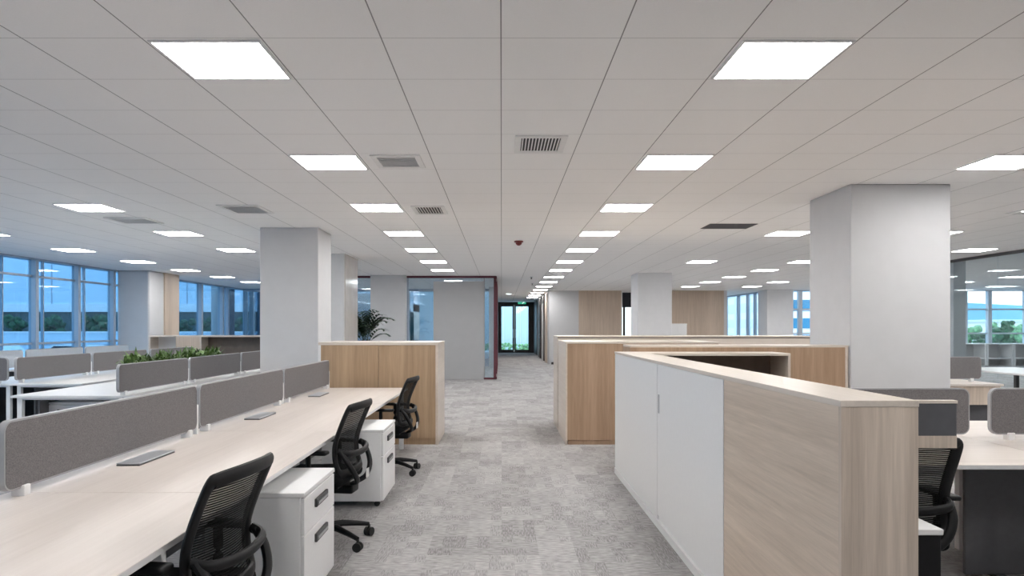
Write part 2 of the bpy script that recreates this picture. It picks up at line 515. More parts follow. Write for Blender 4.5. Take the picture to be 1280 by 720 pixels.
# ---- corridor: right-hand wall with doors, double glass door at its end
XC = 1.87
struct('wall_passage', box(XC, XC + .18, 29.1, 42.0, 0, CEIL), 'panelgrey')
def leaf_door(name, y0, y1, mat, h=2.5):
    d = struct(name, box(XC - .05, XC, y0, y1, 0, CEIL - .02), 'brownframe')
    ob('door_leaf', box(XC - .065, XC - .05, y0 + .12, y1 - .12, .01, h), mat, d)
    hb = bmesh.new(); tube(hb, [(XC - .11, y0 + .3, .95), (XC - .11, y0 + .3, 1.15)], .012); bx(hb, XC - .11, XC - .06, y0 + .29, y0 + .31, .96, .98); bx(hb, XC - .11, XC - .06, y0 + .29, y0 + .31, 1.12, 1.14)
    ob('door_handle', hb, 'silver', d)
leaf_door('door_2', 32.0, 33.2, 'panelgrey')
leaf_door('door_3', 34.6, 36.0, 'brownframe')
struct('trim_1', box(XC - .03, XC, 30.1, 31.5, 0, CEIL - .05), 'oakwall')
struct('trim_2', box(XC - .03, XC, 38.6, 42.0, 0, CEIL - .02), 'brownframe')
bm = bmesh.new()
YD = 42.0
bx(bm, -.2, 1.87, YD, YD + .1, 2.74, CEIL)
bx(bm, -.2, -.10, YD, YD + .1, 0, 2.74); bx(bm, 1.62, 1.87, YD, YD + .1, 0, 2.74)
bx(bm, -.1, 1.62, YD, YD + .1, 0, .06)
d1 = struct('door_1', bm, 'brownframe')
for x0, x1, hx in ((-.10, .715, .655), (.725, 1.62, .785)):
    bm = bmesh.new()
    bx(bm, x0, x0 + .09, YD + .01, YD + .07, .06, 2.74); bx(bm, x1 - .09, x1, YD + .01, YD + .07, .06, 2.74)
    bx(bm, x0 + .09, x1 - .09, YD + .01, YD + .07, 2.64, 2.74); bx(bm, x0 + .09, x1 - .09, YD + .01, YD + .07, .06, .18)
    lf = ob('door_leaf', bm, 'brownframe', d1)
    ob('pane', box(x0 + .09, x1 - .09, YD + .03, YD + .045, .18, 2.64), 'glassR', lf)
    hb = bmesh.new(); tube(hb, [(hx, YD - .06, .85), (hx, YD - .06, 1.35)], .011)
    bx(hb, hx - .012, hx + .012, YD - .06, YD + .02, .90, .92); bx(hb, hx - .012, hx + .012, YD - .06, YD + .02, 1.28, 1.30)
    ob('door_handle', hb, 'silver', lf)

# ---- far wall on the right with oak panels and a window slit
YW = 29.0
struct('wall_far', box(1.87, 3.03, YW - .1, YW + .1, 0, CEIL), 'wall')
struct('baseboard_far', box(1.95, 3.03, YW - .13, YW - .1, 0, .09), 'brownframe')
struct('wall_oak', box(3.03, 4.70, YW - .1, YW + .1, 0, CEIL), 'oakwall')
struct('wall_oak_right', box(5.14, 8.73, YW - .1, YW + .1, 0, CEIL), 'oakwall')
bm = bmesh.new(); bx(bm, 4.70, 4.74, YW - .1, YW + .1, 0, CEIL); bx(bm, 4.74, 5.14, YW - .05, YW + .05, 0, .3); bx(bm, 4.74, 5.14, YW - .05, YW + .05, 2.82, CEIL)
w6 = struct('window_6', bm, 'white')
ob('mullion', box(4.78, 4.87, YW - .04, YW + .04, .3, 2.82), 'brownframe', w6)
ob('blind', box(4.74, 5.14, YW - .07, YW - .05, 2.24, 2.82), 'blind', w6)
ob('pane', box(4.74, 5.14, YW - .01, YW + .01, .3, 2.82), 'glassR', w6)
struct('wall_return', box(8.73, 8.85, YW - .1, 36.2, 0, CEIL), 'wall')
struct('wall_recess', box(8.85, 10.4, 36.2, 36.4, 0, CEIL), 'wall')
facade_x('window_7', 10.45, [(30.3, .06), (31.2, .06), (32.4, .08), (34.2, .08)], 29.0, 36.2, .75, 2.84, .1, .08, (), 'glassR', 'mullion', side=-1)
bm = bmesh.new()
bx(bm, 11.1, 21.5, 28.5, 28.62, 0, .84); bx(bm, 11.1, 21.5, 28.5, 28.62, 2.86, CEIL)
w8 = struct('window_8', bm, 'mullionlight')
for x in (11.55, 13.2, 14.9, 16.4, 17.93, 18.87, 20.3):
    ob('mullion', box(x - .07, x + .07, 28.42, 28.6, .84, 2.86), 'mullionlight', w8)
for z in (1.22, 2.15):
    ob('transom', box(11.1, 21.5, 28.48, 28.6, z - .03, z + .03), 'mullionlight', w8)
ob('pane', box(11.1, 21.5, 28.54, 28.56, .84, 2.86), 'glassR', w8)

# ---- glass partition on the right, parallel to the aisle
bm = bmesh.new()
bx(bm, XR - .03, XR + .03, 2.0, 15.8, CEIL - .055, CEIL); bx(bm, XR - .03, XR + .03, 2.0, 15.8, 0, .06)
w9 = struct('window_9', bm, 'darkgrey')
ys = [2.0, 5.2, 8.3, 11.4, 14.27, 15.8]
for a, b in zip(ys[:-1], ys[1:]):
    ob('pane', box(XR - .006, XR + .006, a + .004, b - .004, .06, CEIL - .055), 'glassP', w9)

# ================================================================ CEILING FITTINGS
def make_light():
    t = thing('ceiling_light', '', 'ceiling light')
    s = .282
    bm = bmesh.new()
    for a in ((-s, s, -s, -s + .014), (-s, s, s - .014, s), (-s, -s + .014, -s + .014, s - .014), (s - .014, s, -s + .014, s - .014)):
        bx(bm, *a, -.010, 0)
    ob('frame', bm, 'whitemetal', t)
    ob('diffuser', box(-s + .014, s - .014, -s + .014, s - .014, -.008, -.001), 'diffuser', t)
    return t
LP = 2.43; LY0 = TY0 + TY / 2
lightp = make_light(); first = True
rows = [
    ('in the row just left of the aisle', -1.4875, range(-1, 8)),
    ('in the row just right of the aisle', 1.4875, range(-1, 14)),
    ('in the row above the planter desks', -4.93, [-1, 0, 1, 2, 3, 4, 6]),
    ('in the row beside the blue windows', -7.95, [0, 1, 2, 3, 4, 5, 6, 7, 8]),
    ('in the row above the wide grey pillar', 4.38, [-1, 0, 1, 2, 3, 5, 7]),
    ('in the partly added row beyond the pillar', 6.62, [0, 1, 2, 3, 5, 6, 7, 8, 9]),  # nearest panels are out of view, added to brighten the right side
    ('in the partly added row beside the partition', 8.78, [0, 1, 2, 4, 6, 8, 9]),  # nearest panels here are unseen too, added for brightness on the right
    ('in the glazed room beside the partition', 11.9, [1, 3, 5, 7, 9]),
    ('in the middle of the glazed room', 14.6, [5, 6, 7, 8, 9]),
    ('in the outer glazed room', 17.4, [6, 7, 8, 9]),
    ('in the red framed meeting room, aisle side', -1.4, [8, 9]),
    ('in the red framed meeting room, inner side', -3.6, [8, 9]),
]
for nm, x, ks in rows:
    n = 0
    for k in ks:
        vis = k >= 0  # panels behind the camera are unseen, added to brighten near surfaces
        lab = f'square lit ceiling panel {nm}, {ORD[n]} from the camera' if vis else f'square lit ceiling panel {nm}, {ORD[-k-1]} added behind camera'
        if vis: n += 1
        place(lightp, first, (x, LY0 + LP * k, CEIL), 0, lab, 'square lit ceiling panels'); first = False

def vent(name, x0, x1, y0, y1, n, label, axis='Y', open_=.6):
    cx, cy = (x0 + x1) / 2, (y0 + y1) / 2
    t = thing(name, label, 'air vent', (cx, cy, CEIL), 0, 'ceiling air vents')
    hx, hy = (x1 - x0) / 2, (y1 - y0) / 2
    f = .05
    bm = bmesh.new()
    for a in ((-hx, hx, -hy, -hy + f), (-hx, hx, hy - f, hy), (-hx, -hx + f, -hy + f, hy - f), (hx - f, hx, -hy + f, hy - f)):
        bx(bm, *a, -.012, 0, bev=.003, seg=1)
    ob('frame', bm, 'ventgrey', t)
    ob('backing', box(-hx + f, hx - f, -hy + f, hy - f, -.003, 0), 'ventdark', t)
    for i in range(n):
        if axis == 'Y':
            c = -hx + f + (i + .5) * (2 * hx - 2 * f) / n
            s = bmesh.new(); bx(s, -.0045, .0045, -hy + f, hy - f, -.009, -.003)
            ob('slat', s, 'ventgrey', t, (c, 0, 0))
        else:
            c = -hy + f + (i + .5) * (2 * hy - 2 * f) / n
            s = bmesh.new(); bx(s, -hx + f, hx - f, -.007, .007, -.012, -.003)
            ob('slat', s, 'ventgrey', t, (0, c, 0))
vent('air_vent', .10, .50, 5.50, 6.02, 12, 'square ceiling vent with dark slots over the aisle')
vent('air_vent', -1.10, -.68, 6.12, 6.60, 7, 'framed ceiling vent between the left light row and aisle', 'X')
vent('air_vent', -1.08, -.68, 8.70, 9.30, 9, 'faint framed ceiling vent further along the left light row')
vent('air_vent', -3.35, -2.85, 8.62, 9.25, 7, 'ceiling vent above the white bench desks with the planter', 'X')
vent('air_vent', -5.2, -4.65, 9.6, 10.15, 7, 'ceiling vent nearer the blue windows', 'X')
t = thing('return_grille', 'dark grey flush ceiling grille in front of the wide pillar', 'air vent', (3.22, 10.45, CEIL), 0)
ob('grille_plate', box(-.33, .33, -.25, .25, -.006, 0), 'darkgrey', t)
for i in range(8): ob('slat', box(-.32, .32, -.24 + i * .06, -.22 + i * .06, -.010, -.006), 'modesty', t)
vent('air_vent', 6.35, 6.95, 8.75, 9.3, 7, 'ceiling vent beyond the pillar near the glass partition', 'X')

t = thing('smoke_detector', 'small red domed smoke detector on the ceiling over the aisle', 'smoke detector', (.285, 12.25, CEIL))
b = bmesh.new(); cyl(b, (0, 0, -.012), .075, .024, seg=24); ob('base', b, 'detred', t, smooth=True)
b = bmesh.new(); bmesh.ops.create_uvsphere(b, u_segments=20, v_segments=10, radius=.055)
bmesh.ops.delete(b, geom=[v for v in b.verts if v.co.z > .001], context='VERTS')
ob('dome', b, 'detred', t, (0, 0, -.024), smooth=True)
for i, (x, y) in enumerate(((1.0, 24.0), (.85, 21.0))):
    t = thing('sprinkler_head', ['tiny ceiling sprinkler head near the corridor mouth', 'tiny ceiling sprinkler head a little before the corridor mouth'][i], 'sprinkler', (x, y, CEIL))
    b = bmesh.new(); cyl(b, (0, 0, -.006), .045, .012, seg=16); ob('rosette', b, 'silver', t)
    b = bmesh.new(); cyl(b, (0, 0, -.035), .012, .046, seg=10); cyl(b, (0, 0, -.06), .03, .006, seg=12); ob('nozzle', b, 'darkgrey', t)
t = thing('corridor_downlight', 'small round cool downlight in the corridor ceiling', 'downlight', (.30, 31.4, CEIL))
b = bmesh.new(); cyl(b, (0, 0, -.01), .12, .02, seg=24); ob('trim_ring', b, 'whitemetal', t)
b = bmesh.new(); cyl(b, (0, 0, -.022), .09, .006, seg=24); ob('lens', b, 'downlight', t)
t = thing('exit_sign', 'small green lit exit sign hanging before the glass double door', 'exit sign', (1.12, 40.6, 2.735))
ob('sign_box', box(-.22, .22, -.03, .03, 0, .12), 'exitgreen', t)
b = bmesh.new(); tube(b, [(.02, -.033, .02), (.09, -.033, .10)], .012, 6); tube(b, [(.09, -.033, .10), (.15, -.033, .10)], .01, 6); ob('symbol', b, 'exitwhite', t)
for x in (-.2, .2):
    b = bmesh.new(); cyl(b, (x * .8, 0, .14), .008, .04, seg=8); ob('hanger', b, 'silver', t)

# ================================================================ DESKS AND SCREENS
ZT = .73
def desk(x0, x1, y0, y1, label, group, mat='desk', along='Y', modesty=True, inset=(.07, .07), name='bench_desk'):
    """a bench desk unit; ALONG is the axis of the bench run"""
    cx, cy = (x0 + x1) / 2, (y0 + y1) / 2
    t = thing(name, label, 'desk', (cx, cy, 0), 0, group)
    hx, hy = (x1 - x0) / 2, (y1 - y0) / 2
    g = .002
    bm = bmesh.new(); bx(bm, -hx + (0 if along == 'Y' else g), hx - (0 if along == 'Y' else g), -hy + (g if along == 'Y' else 0), hy - (g if along == 'Y' else 0), ZT - .025, ZT, bev=.002, seg=1)
    for f in bm.faces: f.material_index = 0 if f.normal.z > .7 else 1
    ob('tabletop', bm, (mat, 'whitemetal'), t)
    for sx_ in (-1, 1):
        for sy_ in (-1, 1):
            ins = (inset[0] if sy_ < 0 else inset[1]) if sx_ > 0 else .07
            px, py = sx_ * (hx - .07) if sx_ < 0 else hx - ins, sy_ * (hy - .07)
            ob('leg', box(px - .025, px + .025, py - .025, py + .025, 0, ZT - .025), 'whitemetal', t)
    bm = bmesh.new()
    if along == 'Y':
        for s in (-1, 1): bx(bm, -hx + .095, hx - .095, s * (hy - .07) - .02, s * (hy - .07) + .02, ZT - .05, ZT - .025)
    else:
        for s in (-1, 1): bx(bm, s * (hx - .07) - .02, s * (hx - .07) + .02, -hy + .095, hy - .095, ZT - .05, ZT - .025)
    ob('crossbar', bm, 'whitemetal', t)
    if modesty:
        if along == 'Y': ob('modesty_panel', box(-hx + .22, -hx + .238, -hy + .12, hy - .12, .12, ZT - .07), 'modesty', t)
        else: ob('modesty_panel', box(-hx + .12, hx - .12, hy - .238, hy - .22, .12, ZT - .07), 'modesty', t)
    return t

def screen(c, length, rz, label, group, z0=.765, z1=1.065, post=True, mat='fabric'):
    """upholstered desk screen, local x along its length, y = thickness"""
    t = thing('desk_screen', label, 'desk screen', (c[0], c[1], z0 - .035), rz, group)
    h = length / 2; H = z1 - z0; o = .035
    bm = bmesh.new(); prism(bm, rrect(-h + .008, h - .008, o + .008, o + H - .008, .042), 'Y', -.017, .017)
    ob('fabric_panel', bm, mat, t)
    A = rrect(-h, h, o, o + H, .05); B = rrect(-h + .008, h - .008, o + .008, o + H - .008, .042)
    bm = bmesh.new(); n = len(A)
    va = [[bm.verts.new((u, y, v)) for u, v in R] for R, y in ((A, -.015), (A, .015), (B, .015), (B, -.015))]
    for q in range(4):
        P, Q = va[q], va[(q + 1) % 4]
        for i in range(n): bm.faces.new((P[i], P[(i + 1) % n], Q[(i + 1) % n], Q[i]))
    ob('edge_trim', bm, 'lightmetal', t)
    for s in (-1, 1):
        bm = bmesh.new(); bx(bm, -.022, .022, -.03, .03, 0, o + .012, bev=.003, seg=1)
        ob('clamp', bm, 'whitemetal', t, (s * (h - .13), 0, 0))
    if post:
        bm = bmesh.new(); bx(bm, -.014, .014, -.012, .012, 0, .20)
        ob('support_post', bm, 'whitemetal', t, (h + .016, 0, 0))
    return t

XS1 = -2.09
YJ = [1.36, 3.25, 5.17, 7.02, 8.88]
G1 = 'bench desks along the aisle'
for i in range(4):
    desk(XS1 - .09, -1.13, YJ[i], YJ[i + 1], ['pale maple bench desk closest to the camera, in front of the first drawer pedestal', 'pale maple bench desk, second from the camera, first drawer pedestal under it', 'pale maple bench desk, third from the camera, second drawer pedestal under it', 'pale maple bench desk ending at the oak cabinet'][i], G1, inset=(.42, .07 if i == 3 else .42))
SG = 'grey desk screens on the aisle bench'
sl = [(3.07, 5.015, 'long grey fabric desk screen nearest the camera on the aisle bench'), (5.06, 6.99, 'second grey fabric desk screen along the aisle bench'), (7.03, 8.86, 'third grey fabric desk screen, ending at the oak cabinet')]
for a, b_, lab in sl:
    screen((XS1, (a + b_) / 2), b_ - a, PI / 2, lab, SG)
# flip-up power boxes
for i, y in enumerate((3.87, 5.79, 7.70)):
    t = thing('desk_power_box', ['silver flip lid power box on the bench nearest the first chair', 'silver flip lid power box on the aisle bench, middle one of three', 'silver flip lid power box on the aisle bench near the oak cabinet'][i], 'power box', (-1.965, y + .21, ZT), 0, 'power boxes on the aisle bench')
    ob('tray', box(-.062, .062, -.21, .21, 0, .006, bev=.002, seg=1), 'darkgrey', t)
    bm = box(-.062, .062, -.21, .21, .008, .014, bev=.002, seg=1); ob('lid', bm, 'silver', t)
    bm = bmesh.new(); tube(bm, [(-.055, -.2, .007), (-.055, .2, .007)], .004, 8); ob('hinge', bm, 'lightmetal', t)

# second bench (white), with planter
XS2 = -4.06
G2 = 'white bench desks behind the aisle bench'
Y2 = [7.85, 9.55, 11.45, 13.3]
for i in range(3):
    desk(-5.24, XS2 - .0, Y2[i], Y2[i + 1], f'white bench desk on the window side of the planter bench, {ORD[i]} from the camera', G2, 'deskwhite')
    desk(XS2, -3.52, Y2[i], Y2[i + 1], f'white bench desk on the aisle side of the planter bench, {ORD[i]} from the camera', G2, 'deskwhite')
for a, b_, lab in ((7.78, 9.50, 'grey desk screen in front of the leafy planter'), (9.56, 11.40, 'grey desk screen just past the leafy planter'), (11.46, 13.2, 'grey desk screen on the planter bench, tucked behind the square pillar')):
    screen((XS2, (a + b_) / 2), b_ - a, PI / 2, lab, 'grey desk screens on the planter bench')
# third bench
XS3 = -6.33
Y3 = [9.5, 11.35, 13.2, 15.1]
G3 = 'white bench desks near the blue windows'
for i in range(3):
    desk(XS3, -5.42, Y3[i], Y3[i + 1], f'white bench desk facing the planter bench, {ORD[i]} from the camera', G3, 'deskwhite')
    desk(-7.25, XS3, Y3[i], Y3[i + 1], f'white bench desk facing the blue windows, {ORD[i]} from the camera', G3, 'deskwhite')
for a, b_, lab in ((9.58, 11.32, 'grey desk screen below the blue window, first on the third bench'), (11.38, 13.1, 'grey desk screen below the rounded window pillar'), (13.25, 15.1, 'grey desk screen in front of the low open shelf unit')):
    screen((XS3, (a + b_) / 2), b_ - a, PI / 2, lab, 'grey desk screens on the third bench')
screen((-6.95, 9.52), 1.14, 0, 'short end screen turned across the third bench end', 'grey desk screens on the third bench', post=False)
# fourth bench, at the glass
for i, (a, b_) in enumerate(((11.1, 12.95), (13.0, 14.8), (14.85, 16.6))):
    desk(-9.2, -8.4, a, b_, f'white desk right against the blue window wall, {ORD[i]} from the camera', 'white desks against the window wall', 'deskwhite')
    screen((-8.42, (a + b_) / 2), b_ - a - .04, PI / 2, f'desk screen coloured pale as if window-lit, against the window wall, {ORD[i]} from the camera', 'screens coloured as window-lit by the window wall', mat='mullionlight')  # paler panel colour paints window light onto these screens

# bench on the right behind the tall cabinet
G5 = 'desks behind the tall white cabinet'
desk(1.75, 3.095, 3.9, 4.78, 'pale maple desk with the black chair, behind the tall white cabinet', G5, 'deskX', 'X', modesty=False)
desk(3.095, 4.95, 3.9, 4.78, 'pale maple desk at the right edge, beside the chair desk', G5, 'deskX', 'X', modesty=False)
desk(1.75, 3.095, 4.78, 5.75, 'pale maple desk behind the screens, backing onto the chair desk', G5, 'deskX', 'X', modesty=False)
desk(3.095, 4.95, 4.78, 5.75, 'pale maple desk behind the screens at the right edge', G5, 'deskX', 'X', modesty=False)
screen((2.33, 4.78), 1.40, 0, 'grey desk screen overlapping the end of the tall cabinet', 'grey screens behind the tall cabinet', post=False)
screen((4.04, 4.78), 1.75, 0, 'grey desk screen at the right edge behind the tall cabinet', 'grey screens behind the tall cabinet', post=False)
t = thing('privacy_board', 'dark graphite floor board under the right edge desk', 'panel', (3.8, 4.30, 0))
ob('board', box(-1.10, 1.06, -.012, .012, .02, .66, bev=.003, seg=1), 'modesty', t)
for s in (-.9, .9): ob('foot', box(s - .03, s + .03, -.08, .08, 0, .02), 'darkgrey', t)

# bench by the glass partition
def deskfar(x0, x1, y0, y1, label):
    t = thing('panel_desk', label, 'desk', ((x0 + x1) / 2, (y0 + y1) / 2, 0), 0)
    hx, hy = (x1 - x0) / 2, (y1 - y0) / 2
    ob('tabletop', box(-hx, hx, -hy, hy, ZT - .03, ZT, bev=.003, seg=1), 'deskX', t)
    ob('apron', box(-hx + .02, hx - .02, -hy + .03, -hy + .05, .46, ZT - .03), 'ashZ', t)
    ob('kick_panel', box(-hx + .02, hx - .02, -hy + .16, -hy + .18, .02, .60), 'modesty', t)
    for s in (-1, 1): ob('side_leg', box(s * (hx - .04) - .02, s * (hx - .04) + .02, -hy + .2, hy - .05, 0, ZT - .03), 'whitemetal', t)
deskfar(4.6, 6.45, 9.45, 10.9, 'pale wooden desk with wood apron seen between the two right screens')
screen((5.70, 9.87), 1.45, 0, 'grey desk screen beside the wide pillar, before the glass partition', 'grey screens behind the tall cabinet', post=False)
t = thing('meeting_table', 'long white table along the glass partition', 'table', (8.75, 12.35, 0))
ob('tabletop', box(-.62, .62, -1.5, 1.1, .70, .73, bev=.008, seg=2), 'deskwhite', t)
for px in (-.52, .52):
    for py in (-1.3, .9):
        ob('leg', box(px - .03, px + .03, py - .03, py + .03, 0, .70), 'darkgrey', t)
ob('apron', box(-.5, .5, -1.31, -1.29, .52, .70), 'darkgrey', t)

# ================================================================ PEDESTALS
def pedestal(name, label, loc, rz=0, group=None, w=.66, d=.50, h=.631, body='white'):
    """front faces +X; local origin floor centre of the front edge line"""
    t = thing(name, label, 'drawer pedestal', loc, rz, group)
    ob('body', box(-d, -.022, -w / 2, w / 2, .05, h - .024, bev=.003, seg=1), body, t)
    ob('top', box(-d - .004, 0, -w / 2 - .004, w / 2 + .004, h - .024, h, bev=.004, seg=2), 'white', t)
    for z0, z1, hz in ((h - .215, h - .032, h - .10), (.055, h - .221, h - .285)):
        dr = ob('drawer', box(-.022, -.002, -w / 2 + .004, w / 2 - .004, z0, z1, bev=.003, seg=1), body, t)
        b = bmesh.new(); bx(b, -.003, .012, -.125, .125, hz - .022, hz + .022, bev=.004, seg=2)
        hd = ob('handle', b, 'darkgrey', dr)
        ob('grip', box(.012, .016, -.105, .105, hz - .010, hz + .004), 'lightmetal', hd)
    for sx_ in (-.06, -d + .06):
        for sy_ in (-w / 2 + .06, w / 2 - .06):
            b = bmesh.new(); cyl(b, (sx_, sy_, .023), .023, .03, 'Y', 14); bx(b, sx_ - .015, sx_ + .015, sy_ - .02, sy_ + .02, .03, .052)
            ob('caster', b, 'rubber', t)
    return t
pedestal('drawer_pedestal', 'white drawer pedestal between the two nearer chairs', (-.985, 4.01, 0), 0, 'drawer pedestals under the aisle bench')
pedestal('drawer_pedestal', 'white drawer pedestal between the middle and farther chair', (-.955, 6.28, 0), 0, 'drawer pedestals under the aisle bench')
pedestal('drawer_pedestal', 'white drawer pedestal under the near end of the planter bench', (-4.78, 8.13, 0), -PI / 2, 'drawer pedestals by the planter bench')
t = thing('low_cabinet', 'low black cabinet with a white top between chair and tall cabinet', 'cabinet', (1.61, 3.13, 0))
ob('body', box(-.20, .20, -.10, .10, .03, .605, bev=.003, seg=1), 'black', t)
ob('top', box(-.205, .205, -.11, .11, .605, .63, bev=.003, seg=1), 'white', t)
for s in (-.15, .15): ob('foot', box(s - .02, s + .02, -.08, .08, 0, .03), 'rubber', t)

# ================================================================ CHAIRS
def make_chair():
    t = thing('office_chair', '', 'office chair', group='black mesh office chairs')
    prof = [(.282, .935), (.243, .845), (.205, .75), (.185, .67), (.190, .59), (.215, .51)]
    def bp(u, s):
        """u 0..1 from top to bottom, s -1..1 across"""
        k = u * (len(prof) - 1); i = min(int(k), len(prof) - 2); f = k - i
        x = prof[i][0] * (1 - f) + prof[i + 1][0] * f; z = prof[i][1] * (1 - f) + prof[i + 1][1] * f
        hw = .235 - .02 * u
        return Vector((x - .045 * s * s, s * hw, z + .012 * (1 - s * s) * (1 - u)))
    # frame loop (rounded corners)
    loop = []
    for s in (-.86, -.45, 0, .45, .86): loop.append(bp(0, s))
    loop.append(bp(.018, .975))
    for u in (.15, .35, .55, .75, .92): loop.append(bp(u, 1))
    loop.append(bp(1, .9))
    for s in (.5, 0, -.5): loop.append(bp(1, s))
    loop.append(bp(1, -.9))
    for u in (.92, .75, .55, .35, .15): loop.append(bp(u, -1))
    loop.append(bp(.018, -.975))
    bm = bmesh.new(); tube(bm, catmull(loop, 5, True), .027, 12, closed=True, flat=.55, up=Vector((1, 0, 0)))
    ob('back_frame', bm, 'black', t, smooth=True)
    bm = bmesh.new(); nu, ns = 14, 10
    g = [[bm.verts.new(bp(.02 + .96 * i / nu, -.97 + 1.94 * j / ns)) for j in range(ns + 1)] for i in range(nu + 1)]
    for i in range(nu):
        for j in range(ns): bm.faces.new((g[i][j], g[i][j + 1], g[i + 1][j + 1], g[i + 1][j]))
    ob('back_mesh', bm, 'mesh', t, smooth=True)
    # rear yoke: cross bar and two curved arms meeting under the back
    bm = bmesh.new()
    tube(bm, catmull([(.165, -.225, .66), (.225, -.19, .64), (.255, 0, .63), (.225, .19, .64), (.165, .225, .66)], 6), .016, 10, flat=1.3)
    ob('lumbar_bar', bm, 'black', t, smooth=True)
    for s in (-1, 1):
        bm = bmesh.new()
        tube(bm, catmull([(.18, .222 * s, .66), (.225, .215 * s, .59), (.255, .17 * s, .51), (.25, .09 * s, .445), (.20, .03 * s, .415)], 6), .017, 10, flat=1.25, up=Vector((0, 1, 0)))
        ob('back_arm', bm, 'black', t, smooth=True)
    ob('tag', box(.268, .272, .04, .10, .44, .50), 'tag', t)
    # seat
    bm = bmesh.new(); bx(bm, -.30, .19, -.24, .24, .425, .505, bev=.036, seg=4)
    for v in bm.verts:
        if v.co.x < -.2: v.co.z -= (-.2 - v.co.x) * .25
    ob('seat', bm, 'blackfab', t, smooth=True)
    ob('seat_pan', box(-.22, .15, -.19, .19, .405, .427, bev=.006), 'black', t)
    bm = bmesh.new(); bx(bm, -.10, .21, -.07, .07, .35, .407, bev=.015, seg=3)
    ob('tilt_mechanism', bm, 'black', t, smooth=True)
    bm = bmesh.new(); tube(bm, [(.0, .07, .385), (.02, .20, .38), (.02, .25, .37)], .008, 8); ob('lever', bm, 'black', t, smooth=True)
    for s in (-1, 1):
        bm = bmesh.new()
        tube(bm, catmull([(-.02, .17 * s, .41), (-.02, .27 * s, .42), (-.01, .285 * s, .50), (-.01, .285 * s, .645)], 5), .017, 8, flat=1.3)
        a = ob('armrest', bm, 'black', t, smooth=True)
        bm = bmesh.new(); bx(bm, -.15, .12, .285 * s - .04, .285 * s + .04, .645, .670, bev=.011, seg=3)
        ob('arm_pad', bm, 'black', a, smooth=True)
    bm = bmesh.new(); cyl(bm, (0, 0, .22), .026, .27); cyl(bm, (0, 0, .15), .034, .13)
    ob('gas_column', bm, 'black', t, smooth=True)
    for k in range(5):
        a = math.radians(72 * k + 42)
        bm = bmesh.new()
        d = Vector((math.cos(a), math.sin(a), 0))
        pts = [d * .02 + Vector((0, 0, .115)), d * .12 + Vector((0, 0, .118)), d * .23 + Vector((0, 0, .10)), d * .315 + Vector((0, 0, .082))]
        tube(bm, pts, .02, 8, radii=[.030, .025, .020, .016], flat=.9)
        lg = ob('base_leg', bm, 'black', t, smooth=True)
        bm = bmesh.new()
        c = d * .318; ax = Vector((-d.y, d.x, 0)); rot = Matrix.Rotation(a + .5, 4, 'Z')
        for s in (-1, 1):
            w = bmesh.new(); cyl(w, (0, .016 * s, 0), .030, .018, 'Y', 18)
            join(bm, w, Matrix.Translation(c + Vector((0, 0, .030))) @ rot)
        cyl(bm, c + Vector((0, 0, .060)), .009, .035)
        ob('caster', bm, 'rubber', lg, smooth=True)
    return t
chair = make_chair()
R = math.radians
place(chair, True, (-1.19, 2.74, 0), R(-7), 'black mesh office chair closest to the camera, cut by the frame bottom')
place(chair, False, (-1.19, 4.98, 0), R(-7), 'black mesh office chair between the two white drawer pedestals')
place(chair, False, (-1.13, 7.40, 0), R(-6), 'black mesh office chair beside the oak cabinet at the bench end')
place(chair, False, (1.83, 3.56, 0), R(-90), 'black mesh office chair half hidden by the tall white and ash cabinet')

# ================================================================ CABINETS
# oak cabinet at the end of the aisle bench
t = thing('oak_cabinet', 'oak fronted storage cabinet with white top at the bench end', 'cabinet', (-1.53, 9.14, 0))
x0, x1 = -.745, .74; dp = 1.05; H = 1.272
ob('plinth', box(x0 + .02, x1 - .03, .03, dp - .05, 0, .085), 'oak', t)
ob('front_panel', box(x0 + .03, .001, 0, .02, .085, H - .035), 'oak', t)
ob('front_panel', box(.005, x1 - .03, 0, .02, .085, H - .035), 'oak', t)
ob('side_panel', box(x1 - .03, x1, -.002, dp, .0, H - .035), 'topY', t)
ob('side_panel', box(x0, x0 + .03, -.002, dp, .0, H - .035), 'white', t)
ob('back_panel', box(x0 + .03, x1 - .03, dp - .02, dp, .0, H - .035), 'white', t)
ob('top', box(x0 - .002, x1 + .002, -.004, dp + .002, H - .035, H, bev=.002, seg=1), 'topX', t)

# tall cabinet with white sliding doors and ash end, right of the aisle
XA0, XA1, YA0, YA1, HA = 1.135, 1.393, 2.46, 7.38, 1.215
t = thing('tall_cabinet', 'long cabinet with white sliding doors and ash veneer near end', 'cabinet', (XA0, YA0, 0))
def la(xa, xb, ya, yb, za, zb, **k): return box(xa - XA0, xb - XA0, ya - YA0, yb - YA0, za, zb, **k)
ob('top', la(XA0 - .003, XA1 + .002, YA0 - .002, YA1, HA - .022, HA, bev=.0015, seg=1), 'topY', t)
ob('end_panel', la(XA0, XA1, YA0, YA0 + .02, 0, HA - .022), 'ashZ', t)
ob('front_panel', la(XA0, XA0 + .02, YA0 + .02, 3.76, 0, HA - .022), 'ashY', t)
ob('back_panel', la(XA1 - .02, XA1, YA0 + .02, YA1, 0, HA - .022), 'ashY', t)
ob('far_panel', la(XA0 + .02, XA1 - .02, YA1 - .02, YA1, 0, HA - .022), 'white', t)
ob('plinth', la(XA0 - .004, XA0 + .03, 3.765, YA1, 0, .055), 'white', t)
ob('bottom_rail', la(XA0 + .012, XA0 + .03, 3.765, 5.36, .055, .095), 'white', t)
d = ob('sliding_door', la(XA0 + .002, XA0 + .02, 5.380, YA1 - .002, .058, HA - .024, bev=.0015, seg=1), 'white', t)
d2 = ob('sliding_door', la(XA0 - .001, XA0 + .018, 3.768, 5.352, .098, HA - .024, bev=.0015, seg=1), 'white', t)
ob('handle', la(XA0 - .004, XA0, 5.29, 5.325, .84, .975), 'lightmetal', d2)
